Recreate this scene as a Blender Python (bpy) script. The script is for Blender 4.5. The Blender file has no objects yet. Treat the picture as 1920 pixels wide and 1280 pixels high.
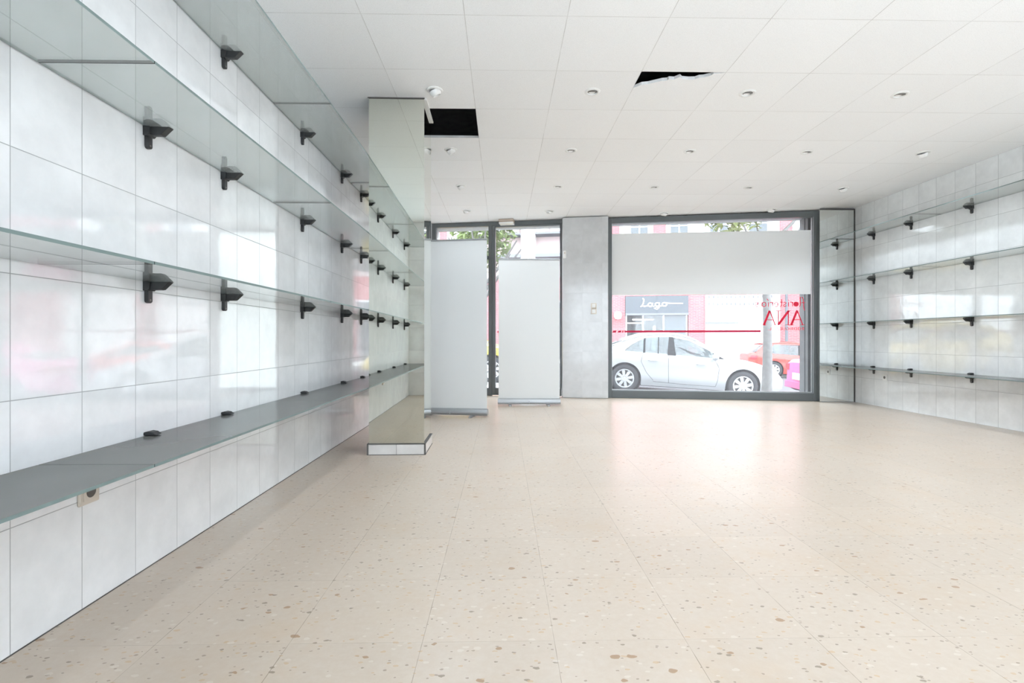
import bpy, math, random
from mathutils import Vector, Matrix
random.seed(7)
C = bpy.context
SC = C.scene
COL = SC.collection
PI = math.pi

# ------------------------------------------------------------------ camera
YAW = math.atan(18 / 950)
cd = bpy.data.cameras.new('camera')
cd.sensor_fit = 'HORIZONTAL'; cd.sensor_width = 36.0
cd.lens = 950 / 1920 * 36.0
cd.shift_y = 4 / 1920 * -1.0
cd.clip_start = 0.02; cd.clip_end = 200
cam = bpy.data.objects.new('camera', cd); COL.objects.link(cam)
cam.location = (0, 0, 0.90); cam.rotation_euler = (PI / 2, 0, -YAW)
SC.camera = cam

# ------------------------------------------------------------------ world: bright overcast sky
SKY = 11.0
LAMP_W = 21.0                                      # fill light added at each ceiling lamp
w = bpy.data.worlds.new('overcast_sky'); SC.world = w; w.use_nodes = True
bg = w.node_tree.nodes['Background']
bg.inputs['Color'].default_value = (0.88, 0.955, 1.04, 1); bg.inputs['Strength'].default_value = SKY
SC.view_settings.view_transform = 'Standard'; SC.view_settings.look = 'None'
SC.view_settings.exposure = 0.70; SC.view_settings.gamma = 1.0
SC.view_settings.use_curve_mapping = False
cy = SC.cycles
cy.max_bounces = 14; cy.diffuse_bounces = 7; cy.glossy_bounces = 6
cy.transmission_bounces = 8; cy.transparent_max_bounces = 40
cy.sample_clamp_indirect = 8.0; cy.caustics_reflective = False; cy.caustics_refractive = False

# the shop front is skewed about 10 degrees to the side walls; everything along the
# street lives in this frame: s along the front, o outwards, z up
A = math.atan(0.17)
OX, OY = -0.231, 8.13
def front(s=0.0, o=0.0, z=0.0):
    return Vector((OX + s * math.cos(A) + o * math.sin(A), OY - s * math.sin(A) + o * math.cos(A), z))
ROTF = -A
H = 2.785                                     # ceiling height
XL, XR, YB = -1.40, 5.06, -0.25               # left wall, right wall, back wall

def portal(name, s, z, ws, hz):
    l = bpy.data.lights.new(name, 'AREA'); l.shape = 'RECTANGLE'; l.size = ws; l.size_y = hz
    l.cycles.is_portal = True
    o = bpy.data.objects.new(name, l); COL.objects.link(o)
    o.location = front(s, 0.45, z); o.rotation_euler = (PI / 2, 0, ROTF + PI)
    # area lights shine along local -Z: turned so that it faces into the room
    o.rotation_euler = (-PI / 2, 0, ROTF)
    return o
portal('window_daylight', 3.40, 1.4, 3.1, 2.9)
portal('door_daylight', 0.14, 1.4, 2.3, 2.9)
RW = (-.75, 4.85, .06, 2.70)                       # opening of the rear window added to light the room from behind
p_ = portal('rear_fill_daylight', 0, 0, RW[1] - RW[0], RW[3] - RW[2])
p_.location = ((RW[0] + RW[1]) / 2, -.46, (RW[2] + RW[3]) / 2); p_.rotation_euler = (PI / 2, 0, 0)

# ------------------------------------------------------------------ materials
class NT:
    def __init__(self, name):
        self.m = bpy.data.materials.new(name); self.m.use_nodes = True
        self.t = self.m.node_tree; self.t.nodes.clear()
        self.out = self.t.nodes.new('ShaderNodeOutputMaterial')
    def n(self, typ, ins=None, **kw):
        nd = self.t.nodes.new(typ)
        for k, v in kw.items(): setattr(nd, k, v)
        for k, v in (ins or {}).items():
            s = nd.inputs[k]
            if hasattr(v, 'is_linked') or isinstance(v, bpy.types.NodeSocket): self.t.links.new(v, s)
            else: s.default_value = v
        return nd
    def m_(self, op, a, b=0.0, c=None):
        ins = {0: a, 1: b}
        if c is not None: ins[2] = c
        return self.n('ShaderNodeMath', ins, operation=op).outputs[0]
    def mix(self, f, a, b):
        nd = self.t.nodes.new('ShaderNodeMix'); nd.data_type = 'RGBA'
        for i, v in ((0, f), (6, a), (7, b)):
            if isinstance(v, bpy.types.NodeSocket): self.t.links.new(v, nd.inputs[i])
            else: nd.inputs[i].default_value = (v if i == 0 else (*v, 1) if len(v) == 3 else v)
        return nd.outputs[2]
    def obj(self):
        return self.n('ShaderNodeTexCoord').outputs['Object']
    def xyz(self, v):
        s = self.n('ShaderNodeSeparateXYZ', {0: v}); return s.outputs[0], s.outputs[1], s.outputs[2]
    def noise(self, v, scale, detail=3, rough=.5):
        return self.n('ShaderNodeTexNoise', {'Vector': v, 'Scale': scale, 'Detail': detail, 'Roughness': rough}).outputs[0]
    def ramp(self, f, lo, hi):
        return self.n('ShaderNodeMapRange', {0: f, 1: lo, 2: hi, 3: 0.0, 4: 1.0}).outputs[0]
    def joint(self, u, u0, wdt, half):
        f = self.m_('FRACT', self.m_('DIVIDE', self.m_('SUBTRACT', u, u0), wdt))
        d = self.m_('ABSOLUTE', self.m_('SUBTRACT', f, .5))
        return self.m_('GREATER_THAN', d, .5 - half / wdt)
    def cell(self, u, u0, wdt):
        return self.m_('FLOOR', self.m_('DIVIDE', self.m_('SUBTRACT', u, u0), wdt))
    def bsdf(self, color, rough=.5, spec=.5, metal=0.0, bump=None, bs=.1, bd=.01, **ins):
        p = self.n('ShaderNodeBsdfPrincipled')
        d = {'Base Color': (*color, 1) if isinstance(color, (tuple, list)) and len(color) == 3 else color,
             'Roughness': rough, 'Specular IOR Level': spec, 'Metallic': metal}
        d.update(ins)
        for k, v in d.items():
            if isinstance(v, bpy.types.NodeSocket): self.t.links.new(v, p.inputs[k])
            else: p.inputs[k].default_value = v
        if bump is not None:
            b = self.n('ShaderNodeBump', {'Height': bump, 'Strength': bs, 'Distance': bd})
            self.t.links.new(b.outputs[0], p.inputs['Normal'])
        return p.outputs[0]
    def done(self, sh):
        self.t.links.new(sh, self.out.inputs[0]); return self.m

def plain(name, color, rough=.5, spec=.5, metal=0.0, var=0.04, scale=12, bump=0.0):
    t = NT(name); v = t.obj(); n = t.noise(v, scale, 4)
    c = t.mix(n, tuple(max(0, x * (1 - var)) for x in color), tuple(min(1, x * (1 + var)) for x in color))
    return t.done(t.bsdf(c, rough, spec, metal, bump=(t.noise(v, 160, 3) if bump else None), bs=bump, bd=.004))

def tile_mat(name, axis, u0, uw, v0, vh, base, grout, rough=.05, spec=.85):
    t = NT(name); co = t.obj(); x, y, z = t.xyz(co)
    u = x if axis == 'X' else y
    ju, jv = t.joint(u, u0, uw, .0014), t.joint(z, v0, vh, .0014)
    j = t.m_('MAXIMUM', ju, jv)
    cu, cv = t.cell(u, u0, uw), t.cell(z, v0, vh)
    cid = t.n('ShaderNodeCombineXYZ', {0: cu, 1: cv, 2: 3.0}).outputs[0]
    wn = t.n('ShaderNodeTexWhiteNoise', {'Vector': cid}, noise_dimensions='3D')
    off = t.n('ShaderNodeVectorMath', {0: co, 1: wn.outputs['Color']}, operation='ADD').outputs[0]
    big = t.noise(off, 3.2, 5, .62); fine = t.noise(off, 11, 4, .6)
    f = t.ramp(t.m_('ADD', t.m_('MULTIPLY', big, .7), t.m_('MULTIPLY', fine, .3)), .36, .66)
    lo = tuple(c * .85 for c in base)
    c = t.mix(f, lo, base)
    tone = t.m_('ADD', .97, t.m_('MULTIPLY', wn.outputs['Value'], .04))
    c = t.n('ShaderNodeVectorMath', {0: c, 3: tone}, operation='SCALE').outputs[0]
    c = t.mix(j, c, grout)
    # bowed, hand-glazed tile faces: low waves that wobble the reflections, a groove at the joints
    wave = t.m_('ADD', t.noise(off, 7, 2, .5), t.m_('MULTIPLY', t.noise(co, 42, 2, .5), .16))
    hgt = t.m_('SUBTRACT', t.m_('MULTIPLY', wave, .35), t.m_('MULTIPLY', j, .5))
    r = t.m_('ADD', rough, t.m_('MULTIPLY', j, .45))
    return t.done(t.bsdf(c, r, spec, bump=hgt, bs=.35, bd=.0045))

def floor_mat():
    t = NT('terrazzo_floor'); co = t.obj(); x, y, z = t.xyz(co)
    W = .393
    j = t.m_('MAXIMUM', t.joint(x, .155, W, .0011), t.m_('MULTIPLY', t.joint(y, 2.69, W, .0009), .5))
    cid = t.n('ShaderNodeCombineXYZ', {0: t.cell(x, .155, W), 1: t.cell(y, 2.69, W), 2: 1.0}).outputs[0]
    wn = t.n('ShaderNodeTexWhiteNoise', {'Vector': cid}, noise_dimensions='3D')
    base = t.mix(t.noise(co, 1.3, 3), (.510, .418, .330), (.535, .452, .372))
    base = t.mix(t.m_('MULTIPLY', t.ramp(t.noise(co, 38, 4, .7), .40, .70), .55), base, (.565, .492, .416))
    base = t.mix(t.m_('MULTIPLY', t.ramp(t.noise(co, 2.3, 5, .7), .52, .78), .6), base, (.52, .39, .27))
    # sparse brown and grey chips, three sizes
    for sc, thr, rad, col, sd in ((34, .980, .28, (.30, .165, .075), 0.0), (58, .976, .30, (.20, .155, .11), 5.1), (110, .960, .36, (.26, .20, .15), 9.7), (70, .94, .36, (.50, .35, .215), 2.3), (46, .92, .28, (.60, .53, .45), 13.1)):
        vv = t.n('ShaderNodeVectorMath', {0: co, 1: (sd, sd * .7, 0)}, operation='ADD').outputs[0]
        st = t.n('ShaderNodeMapping', {'Vector': vv, 'Scale': (.62, 1.0, 1.0), 'Rotation': (0, 0, sd)}).outputs[0]
        wob = t.n('ShaderNodeTexNoise', {'Vector': st, 'Scale': sc * 1.6, 'Detail': 2.0})
        st2 = t.n('ShaderNodeVectorMath', {0: st, 1: t.n('ShaderNodeVectorMath', {0: wob.outputs['Color'], 3: .45 / sc}, operation='SCALE').outputs[0]}, operation='ADD').outputs[0]
        vo = t.n('ShaderNodeTexVoronoi', {'Vector': st2, 'Scale': float(sc)}, voronoi_dimensions='2D')
        pick = t.m_('GREATER_THAN', t.xyz(vo.outputs['Color'])[0], thr)
        size = t.m_('MULTIPLY', rad, t.m_('ADD', .45, t.m_('MULTIPLY', t.xyz(vo.outputs['Color'])[1], .7)))
        inside = t.m_('LESS_THAN', vo.outputs['Distance'], size)
        base = t.mix(t.m_('MULTIPLY', t.m_('MULTIPLY', pick, inside), .72), base, col)
    tone = t.m_('ADD', .97, t.m_('MULTIPLY', wn.outputs['Value'], .05))
    base = t.n('ShaderNodeVectorMath', {0: base, 3: tone}, operation='SCALE').outputs[0]
    worn = t.ramp(t.noise(co, 9, 3, .6), .35, .65)
    jf = t.m_('MULTIPLY', j, t.m_('ADD', .22, t.m_('MULTIPLY', worn, .7)))
    base = t.mix(jf, base, (.22, .17, .12))
    rough = .28
    hgt = t.m_('SUBTRACT', t.m_('MULTIPLY', t.noise(co, 14, 3), .4), t.m_('MULTIPLY', j, .4))
    return t.done(t.bsdf(base, rough, .30, bump=hgt, bs=.12, bd=.004))

def ceiling_mat():
    t = NT('ceiling_panels'); co = t.obj(); x, y, z = t.xyz(co)
    j = t.m_('MAXIMUM', t.joint(x, -.22, .6, .0022), t.joint(y, 2.95, .6, .0018))
    cid = t.n('ShaderNodeCombineXYZ', {0: t.cell(x, -.22, .6), 1: t.cell(y, 2.95, .6), 2: 1.0}).outputs[0]
    wn = t.n('ShaderNodeTexWhiteNoise', {'Vector': cid}, noise_dimensions='3D')
    pit = t.ramp(t.noise(co, 210, 2, .6), .30, .52)
    c = t.mix(pit, (.86, .86, .855), (.955, .957, .955))
    tone = t.m_('ADD', .975, t.m_('MULTIPLY', wn.outputs['Value'], .03))
    c = t.n('ShaderNodeVectorMath', {0: c, 3: tone}, operation='SCALE').outputs[0]
    brk = t.ramp(t.noise(co, 4, 3), .3, .6)
    c = t.mix(t.m_('MULTIPLY', j, t.m_('ADD', .14, t.m_('MULTIPLY', brk, .42))), c, (.42, .40, .37))
    return t.done(t.bsdf(c, .85, .2, bump=t.m_('ADD', pit, t.m_('MULTIPLY', j, -1.0)), bs=.25, bd=.002))

def reflectance(t, f0=.04):
    gm = t.n('ShaderNodeNewGeometry')
    d = t.m_('ABSOLUTE', t.n('ShaderNodeVectorMath', {0: gm.outputs['Normal'], 1: gm.outputs['Incoming']}, operation='DOT_PRODUCT').outputs['Value'])
    return t.m_('ADD', f0, t.m_('MULTIPLY', 1 - f0, t.m_('POWER', t.m_('SUBTRACT', 1.0, d), 5.0)))

def glass_sheet(name, tint, veil, veil_col, gloss=1.0, rough=.02):
    """clear sheet glass: part lets light through, part mirrors at glancing angles, a thin film of dust"""
    t = NT(name)
    tr = t.n('ShaderNodeBsdfTransparent', {'Color': (*tint, 1)}).outputs[0]
    gl = t.n('ShaderNodeBsdfGlossy', {'Color': (gloss, gloss, gloss, 1), 'Roughness': rough}).outputs[0]
    fr = reflectance(t)
    body = tr
    if veil > 0:
        df = t.n('ShaderNodeBsdfDiffuse', {'Color': (*veil_col, 1)}).outputs[0]
        dust_haze = t.m_('MULTIPLY', veil, t.m_('ADD', .93, t.m_('MULTIPLY', t.noise(t.obj(), 3, 2, .5), .14)))
        body = t.n('ShaderNodeMixShader', {0: dust_haze, 1: tr, 2: df}).outputs[0]
    return t.done(t.n('ShaderNodeMixShader', {0: fr, 1: body, 2: gl}).outputs[0])

def window_glass(name, haze):
    """shop-front glass: added tint dims the street, an added haze film scatters daylight over it"""
    t = NT(name)
    tr = t.n('ShaderNodeBsdfTransparent', {'Color': (.685, .695, .695, 1)}).outputs[0]  # tint and the haze below are added to balance the street's brightness
    tl = t.n('ShaderNodeBsdfTranslucent', {'Color': (.95, .97, 1.0, 1)}).outputs[0]
    dust_haze = t.m_('MULTIPLY', haze, t.m_('ADD', .75, t.m_('MULTIPLY', t.noise(t.obj(), 2.5, 5, .65), .5)))
    body = t.n('ShaderNodeMixShader', {0: dust_haze, 1: tr, 2: tl}).outputs[0]
    gl = t.n('ShaderNodeBsdfGlossy', {'Color': (.9, .9, .9, 1), 'Roughness': .01}).outputs[0]
    fr = reflectance(t, .009)
    return t.done(t.n('ShaderNodeMixShader', {0: fr, 1: body, 2: gl}).outputs[0])

def brick_mat(name, c1, c2, mort, sx=.25, sz=.066):
    t = NT(name); x, y, z = t.xyz(t.obj())
    v = t.n('ShaderNodeCombineXYZ', {0: x, 1: z, 2: 0.0}).outputs[0]
    b = t.n('ShaderNodeTexBrick', {'Vector': v, 'Color1': (*c1, 1), 'Color2': (*c2, 1), 'Mortar': (*mort, 1), 'Scale': 1.0,
                                   'Mortar Size': .006, 'Brick Width': sx, 'Row Height': sz})
    return t.done(t.bsdf(b.outputs[0], .85, .2))

WALLC = (.875, .88, .882)
GROUT = (.36, .37, .37)
M = {}
M['wall_l'] = tile_mat('glazed_wall_tiles', 'Y', 1.468, .2465, 0.0, .3625, WALLC, GROUT)
M['wall_r'] = tile_mat('glazed_wall_tiles_opposite', 'Y', 4.83, .2465, 0.0, .3625, (.87, .885, .88), GROUT, spec=.5)
M['wall_b'] = tile_mat('glazed_wall_tiles_rear', 'X', -1.4, .2465, 0.0, .3625, WALLC, GROUT)
M['pier'] = tile_mat('marble_pier_tiles', 'X', 0.0, .30, .26, .45, (.63, .64, .645), (.50, .51, .51), .12)
M['floor'] = floor_mat()
M['ceil'] = ceiling_mat()
M['plenum'] = plain('raw_concrete', (.34, .33, .32), .9, .2, var=.3)
M['shelf'] = glass_sheet('shelf_glass', (.94, .96, .95), .37, (.49, .512, .504))
M['shelf_low'] = glass_sheet('dusty_shelf_glass', (.80, .83, .82), .86, (.205, .206, .196), gloss=.55, rough=.16)
M['edge'] = plain('cut_glass_edge', (.17, .22, .212), .5, .25)
M['seam_edge'] = plain('dark_glass_seam', (.035, .042, .040), .6, .2)
M['black'] = plain('black_plastic', (.026, .027, .028), .42, .5, var=.2, scale=40)
M['mirror'] = NT('mirror_glass'); _t = M['mirror']
M['mirror'] = _t.done(_t.bsdf((.77, .79, .725), .015, .5, 1.0))
M['mirror_r'] = NT('mirror_strip_glass'); _t = M['mirror_r']
M['mirror_r'] = _t.done(_t.bsdf((.86, .885, .87), .02, .5, 1.0))
M['plinth'] = tile_mat('plinth_tiles', 'X', .0, .215, -.5, 1.2, (.74, .72, .70), (.12, .11, .10), .2)
M['darkline'] = plain('dark_sealant', (.10, .095, .09), .7)
M['alu'] = plain('grey_anodised_frame', (.115, .128, .132), .38, .5, var=.10, scale=3)
M['alu_d'] = plain('dark_gasket', (.05, .055, .057), .5)
M['glass'] = window_glass('shop_front_glass', .027)
t_ = NT('fill_window_glass')
M['opal'] = t_.done(t_.n('ShaderNodeBsdfTranslucent', {'Color': (.55, .562, .568, 1)}).outputs[0])
M['board'] = plain('plain_grey_print', (.80, .81, .805), .75, .15, var=.004)
M['sheet'] = plain('plain_grey_banner_print', (.685, .695, .685), .75, .15, var=.004)
M['silver'] = plain('brushed_aluminium', (.38, .39, .395), .36, .5, .6, var=.06)
M['white_p'] = plain('white_plastic', (.83, .83, .81), .4)
M['beige_p'] = plain('ivory_plastic', (.62, .55, .47), .38)
M['brown_p'] = plain('brown_plastic', (.30, .19, .12), .45)
M['lampw'] = plain('lamp_white_enamel', (.82, .82, .80), .35)
M['lampd'] = plain('lamp_dark_reflector', (.16, .15, .14), .35)
M['socketd'] = plain('socket_recess', (.10, .09, .08), .5)
M['red'] = plain('red_vinyl', (.72, .015, .055), .5, .3)
M['stripe'] = plain('dark_red_vinyl', (.52, .012, .06), .5, .3)

# ------------------------------------------------------------------ mesh helpers
class G:
    def __init__(self): self.v = []; self.f = []; self.mi = []
    def add(self, vs, fs, mi=0):
        b = len(self.v); self.v += [tuple(v) for v in vs]
        for f in fs: self.f.append(tuple(b + i for i in f)); self.mi.append(mi)
        return self
    def box(self, x0, x1, y0, y1, z0, z1, mi=0):
        vs = [(x, y, z) for z in (z0, z1) for y in (y0, y1) for x in (x0, x1)]
        return self.add(vs, [(0, 2, 3, 1), (4, 5, 7, 6), (0, 1, 5, 4), (2, 6, 7, 3), (0, 4, 6, 2), (1, 3, 7, 5)], mi)
    def prism(self, poly, a0, a1, axis='z', mi=0):
        """poly: counter-clockwise 2D outline; swept from a0 to a1 along axis"""
        n = len(poly)
        def P(p, a):
            return (p[0], p[1], a) if axis == 'z' else (p[0], a, p[1]) if axis == 'y' else (a, p[0], p[1])
        vs = [P(p, a0) for p in poly] + [P(p, a1) for p in poly]
        fs = [tuple(range(n))[::-1], tuple(range(n, 2 * n))]
        fs += [(i, (i + 1) % n, n + (i + 1) % n, n + i) for i in range(n)]
        if axis == 'y': fs = [f[::-1] for f in fs]
        return self.add(vs, fs, mi)
    def tube(self, pts, r, n=10, mi=0, cap=True):
        pts = [Vector(p) for p in pts]; rs = r if isinstance(r, (list, tuple)) else [r] * len(pts)
        rings = []
        for i, p in enumerate(pts):
            d = (pts[min(i + 1, len(pts) - 1)] - pts[max(i - 1, 0)]).normalized()
            a = d.cross(Vector((0, 0, 1)) if abs(d.z) < .9 else Vector((1, 0, 0))).normalized(); b = d.cross(a)
            rings.append([p + (a * math.cos(t) + b * math.sin(t)) * rs[i] for t in [2 * PI * k / n for k in range(n)]])
        vs = [q for rg in rings for q in rg]; fs = []
        for i in range(len(pts) - 1):
            for k in range(n): fs.append((i * n + k, (i + 1) * n + k, (i + 1) * n + (k + 1) % n, i * n + (k + 1) % n))
        if cap: fs += [tuple(range(n)), tuple(range((len(pts) - 1) * n, len(pts) * n))[::-1]]
        return self.add(vs, fs, mi)
    def lathe(self, prof, n=24, M_=None, mi=0):
        vs = []; fs = []
        for r, z in prof:
            for k in range(n):
                v = Vector((r * math.cos(2 * PI * k / n), r * math.sin(2 * PI * k / n), z))
                vs.append(M_ @ v if M_ else v)
        for i in range(len(prof) - 1):
            for k in range(n): fs.append((i * n + k, i * n + (k + 1) % n, (i + 1) * n + (k + 1) % n, (i + 1) * n + k))
        return self.add(vs, fs, mi)
    def ribbon(self, pts, wd, d, mi=0):
        """flat stroke in the x-z plane through pts [(x, z)], width wd, thickness d (towards +y)"""
        n = len(pts); L = []; R = []
        for i in range(n):
            a = Vector(pts[max(i - 1, 0)]); b = Vector(pts[min(i + 1, n - 1)]); t = (b - a)
            t = t.normalized() if t.length > 1e-9 else Vector((1, 0)); nn = Vector((-t.y, t.x))
            h = (wd[i] if isinstance(wd, (list, tuple)) else wd) / 2
            L.append(Vector(pts[i]) + nn * h); R.append(Vector(pts[i]) - nn * h)
        vs = [(p.x, 0, p.y) for p in L] + [(p.x, 0, p.y) for p in R] + [(p.x, d, p.y) for p in L] + [(p.x, d, p.y) for p in R]
        fs = []
        for i in range(n - 1):
            fs += [(i, i + 1, n + i + 1, n + i), (2 * n + i, 3 * n + i, 3 * n + i + 1, 2 * n + i + 1),
                   (i, 2 * n + i, 2 * n + i + 1, i + 1), (n + i, n + i + 1, 3 * n + i + 1, 3 * n + i)]
        fs += [(0, n, 3 * n, 2 * n), (n - 1, 3 * n - 1, 4 * n - 1, 2 * n - 1)]
        return self.add(vs, fs, mi)
    def sheet(self, rows, mi=0, flip=False):
        n = len(rows[0]); vs = [p for r in rows for p in r]; fs = []
        for i in range(len(rows) - 1):
            for k in range(n - 1):
                q = (i * n + k, i * n + k + 1, (i + 1) * n + k + 1, (i + 1) * n + k)
                fs.append(q[::-1] if flip else q)
        return self.add(vs, fs, mi)
    def xf(self, m):
        self.v = [tuple(m @ Vector(v)) for v in self.v]; return self
    def build(self, name, mats, parent=None, smooth=False, loc=None, rotz=0.0, bevel=0.0, solid=0.0):
        me = bpy.data.meshes.new(name); me.from_pydata(self.v, [], self.f)
        for m in (mats if isinstance(mats, (list, tuple)) else [mats]): me.materials.append(m)
        me.polygons.foreach_set('material_index', self.mi)
        if smooth: me.polygons.foreach_set('use_smooth', [True] * len(self.f))
        me.update()
        o = bpy.data.objects.new(name, me); COL.objects.link(o)
        if parent is not None: o.parent = parent
        if loc is not None: o.location = loc
        o.rotation_euler = (0, 0, rotz)
        if bevel:
            b = o.modifiers.new('edge', 'BEVEL'); b.width = bevel; b.segments = 2; b.limit_method = 'ANGLE'; b.angle_limit = .6
        if smooth:
            try:
                me.set_sharp_from_angle(angle=.75)
            except Exception: pass
        if solid:
            s = o.modifiers.new('thickness', 'SOLIDIFY'); s.thickness = solid; s.offset = -1
        return o

def tag(o, label, cat, group=None, kind=None):
    o['label'] = label; o['category'] = cat
    if group: o['group'] = group
    if kind: o['kind'] = kind
    return o
def empty(name, loc, rotz=0.0, label=None, cat=None, group=None, kind=None):
    o = bpy.data.objects.new(name, None); COL.objects.link(o)
    o.location = loc; o.rotation_euler = (0, 0, rotz); o.empty_display_size = .1
    if label: tag(o, label, cat, group, kind)
    return o
def kids(o): return [c for c in bpy.data.objects if c.parent == o]
def copy_thing(o, tree, loc, rotz, label, group=None):
    """tree: [(part, [sub-parts])] of the source"""
    r = o.copy(); COL.objects.link(r); r.location = loc; r.rotation_euler = (0, 0, rotz); r['label'] = label
    if group: r['group'] = group
    for p, subs in tree:
        c = p.copy(); COL.objects.link(c); c.parent = r
        for s in subs:
            d = s.copy(); COL.objects.link(d); d.parent = c
    return r

# ------------------------------------------------------------------ room shell
g = G()
yl, yr = OY + (-OX - 1.6) * 0 + 0.17 * (1.40 + OX + 0) + .05, OY - 0.17 * (5.26 - OX)
def fy(x): return OY - 0.17 * (x - OX)               # world y of the inner face of the front at x
g.prism([(-1.6, -.45), (5.26, -.45), (5.26, fy(5.26) + .12), (-1.6, fy(-1.6) + .12)], -.20, 0.0)
tag(g.build('floor', M['floor']), 'polished beige terrazzo tile floor with brown chips', 'floor', kind='structure')

g = G()
x0, x1, t0, t1 = -1.45, 5.12, H, H + .022
g.box(x0, x1, YB - .05, 3.55, t0, t1)
g.box(x0, .98, 3.55, 4.15, t0, t1); g.box(1.58, x1, 3.55, 4.15, t0, t1)
jag = [(.98, 4.15), (.98, 3.79), (1.03, 3.735), (1.075, 3.725), (1.12, 3.70), (1.165, 3.675), (1.20, 3.668), (1.205, 3.65), (1.245, 3.655), (1.275, 3.618),
       (1.30, 3.645), (1.345, 3.652), (1.395, 3.65), (1.415, 3.628), (1.45, 3.622), (1.49, 3.595), (1.50, 3.572), (1.545, 3.568), (1.58, 3.552), (1.58, 4.15)]
g.prism(jag, t0, t1)
g.box(x0, -.82, 4.15, 4.75, t0, t1); g.box(-.22, x1, 4.15, 4.75, t0, t1)
g.prism([(x0, 4.75), (x1, 4.75), (x1, fy(x1) + .06), (x0, fy(x0) + .06)], t0, t1)
tag(g.build('ceiling', M['ceil']), 'white suspended panel ceiling with one panel missing and one broken', 'ceiling', kind='structure')
g = G(); g.prism([(-1.6, -.45), (5.26, -.45), (5.26, fy(5.26) + .4), (-1.6, fy(-1.6) + .4)], 3.4, 3.55)
tag(g.build('ceiling_slab', M['plenum']), 'dark concrete slab seen through the ceiling holes', 'ceiling', kind='structure')

WT = H - .001
def wall(name, mat, x0, x1, y0, y1, label):
    g = G(); g.box(x0, x1, y0, y1, -.1, WT, 0); g.box(x0, x1, y0, y1, WT, 3.4, 1)
    return tag(g.build(name, [mat, M['plenum']]), label, 'wall', kind='structure')
wall('wall_left', M['wall_l'], XL - .2, XL, -.45, 8.75, 'glossy white tiled wall with four rows of glass shelves')
wall('wall_right', M['wall_r'], XR, XR + .2, -.45, fy(XR) + .38, 'glossy white tiled wall beside the shop window')
g = G()
for a_, b_, c_, d_ in ((XL - .2, RW[0], -.1, WT), (RW[1], XR + .2, -.1, WT), (RW[0], RW[1], -.1, RW[2]), (RW[0], RW[1], RW[3], WT)): g.box(a_, b_, -.45, YB, c_, d_, 0)
g.box(XL - .2, XR + .2, -.45, YB, WT, 3.4, 1)
tag(g.build('wall_back', [M['wall_b'], M['plenum']]), 'white tiled wall with an added fill-light window at the rear of the shop', 'wall', kind='structure')
w2 = empty('fill_window', (0, -.36, 0), 0, 'wide frosted window added behind the camera to fill the room with light', 'window', kind='structure')  # added as a fill light, unseen behind the camera
g = G()
for a_, b_, c_, d_ in ((RW[0], RW[0] + .05, RW[2], RW[3]), (RW[1] - .05, RW[1], RW[2], RW[3]), (RW[0], RW[1], RW[2], RW[2] + .05), (RW[0], RW[1], RW[3] - .05, RW[3]), (2.02, 2.08, RW[2], RW[3])): g.box(a_, b_, -.03, .03, c_, d_)
g.build('frame', M['alu'], w2)
g = G(); g.box(RW[0] + .04, RW[1] - .04, -.003, .003, RW[2] + .04, RW[3] - .04); g.build('pane', M['opal'], w2)
g = G(); g.box(-6, 10, -14, -.45, -.3, -.05); tag(g.build('yard_ground', plain('yard_concrete', (.42, .42, .41), .9)), 'pale concrete yard behind the shop', 'ground', kind='structure')


# front wall: lintel over everything, blocks beside the openings (frame coordinates)
D0 = front()
FS0 = -1.25
fw = plain('painted_render', (.55, .56, .56), .8, .2, var=.06)
g = G()
g.box(FS0, 5.45, .10, .40, 2.73, 3.6)                # outer lintel
g.box(FS0, 5.45, .0, .10, H + .03, 3.5)              # closes the space over the ceiling
g.box(FS0, -.93, -.0, .40, -.25, 2.785)              # beside the door
g.box(1.225, 1.91, .0, .40, -.30, 2.785)             # core of the pier
g.box(4.845, 5.45, .10, .40, -.5, 2.785)             # outer jamb beside the window
g.box(-1.0, 5.45, .02, .40, -.5, -.02)               # threshold
tag(g.build('wall_front', fw, loc=D0, rotz=ROTF), 'grey rendered street wall around the door and window openings', 'wall', kind='structure')

g = G(); g.box(4.808, 4.845, .10, .40, -.4, 2.73); g.box(4.800, 4.808, .20, .26, -.4, 2.73)
tag(g.build('trim_1', plain('weathered_steel', (.10, .105, .108), .6, .4, var=.3, scale=6), loc=D0, rotz=ROTF), 'grey steel shutter guide outside the right edge of the window', 'trim', kind='structure')

g = G(); g.box(XL, XL + .003, YB, 8.3, 0, .0025)
tag(g.build('baseboard_left', M['darkline']), 'dark dirty joint where the left wall meets the floor', 'joint', kind='structure')

# tiled pier between door and window, standing a little proud into the room
g = G(); g.box(1.195, 1.890, -.155, -.002, 0.0, H - .012)
pier = g.build('wall_pier', M['pier'], loc=D0, rotz=ROTF, bevel=.012)
tag(pier, 'grey marbled tile pier between the glass door and the window', 'wall', kind='structure')

# door front (door_1): frame, fixed light, right-hand leaf
d1 = empty('door_1', D0, ROTF, 'grey aluminium glass shop door with two tall panes', 'door', kind='structure')
g = G()
g.box(-.93, -.86, -.01, .06, 0, 2.78); g.box(-.86, 1.185, -.01, .06, 2.715, 2.78); g.box(1.18, 1.222, -.01, .06, 0, 2.78)
g.box(.010, .066, -.012, .058, 0, 2.715)
g.box(-.86, .010, 0, .05, 0, .12)
g.build('frame', M['alu'], d1, bevel=.003)
g = G(); g.box(.070, .122, -.02, .05, .01, 2.712); g.box(.122, 1.176, -.02, .05, .01, .125); g.box(1.150, 1.177, -.02, .05, .125, 2.712); g.box(.122, 1.150, -.02, .05, 2.690, 2.712)
leaf = g.build('door_leaf', M['alu'], d1, bevel=.003)
g = G(); g.box(.122, 1.150, .012, .018, .125, 2.690); g.build('pane', M['glass'], leaf)
g = G(); g.box(-.86, .010, .022, .028, .12, 2.715); g.build('pane', M['glass'], d1)
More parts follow.
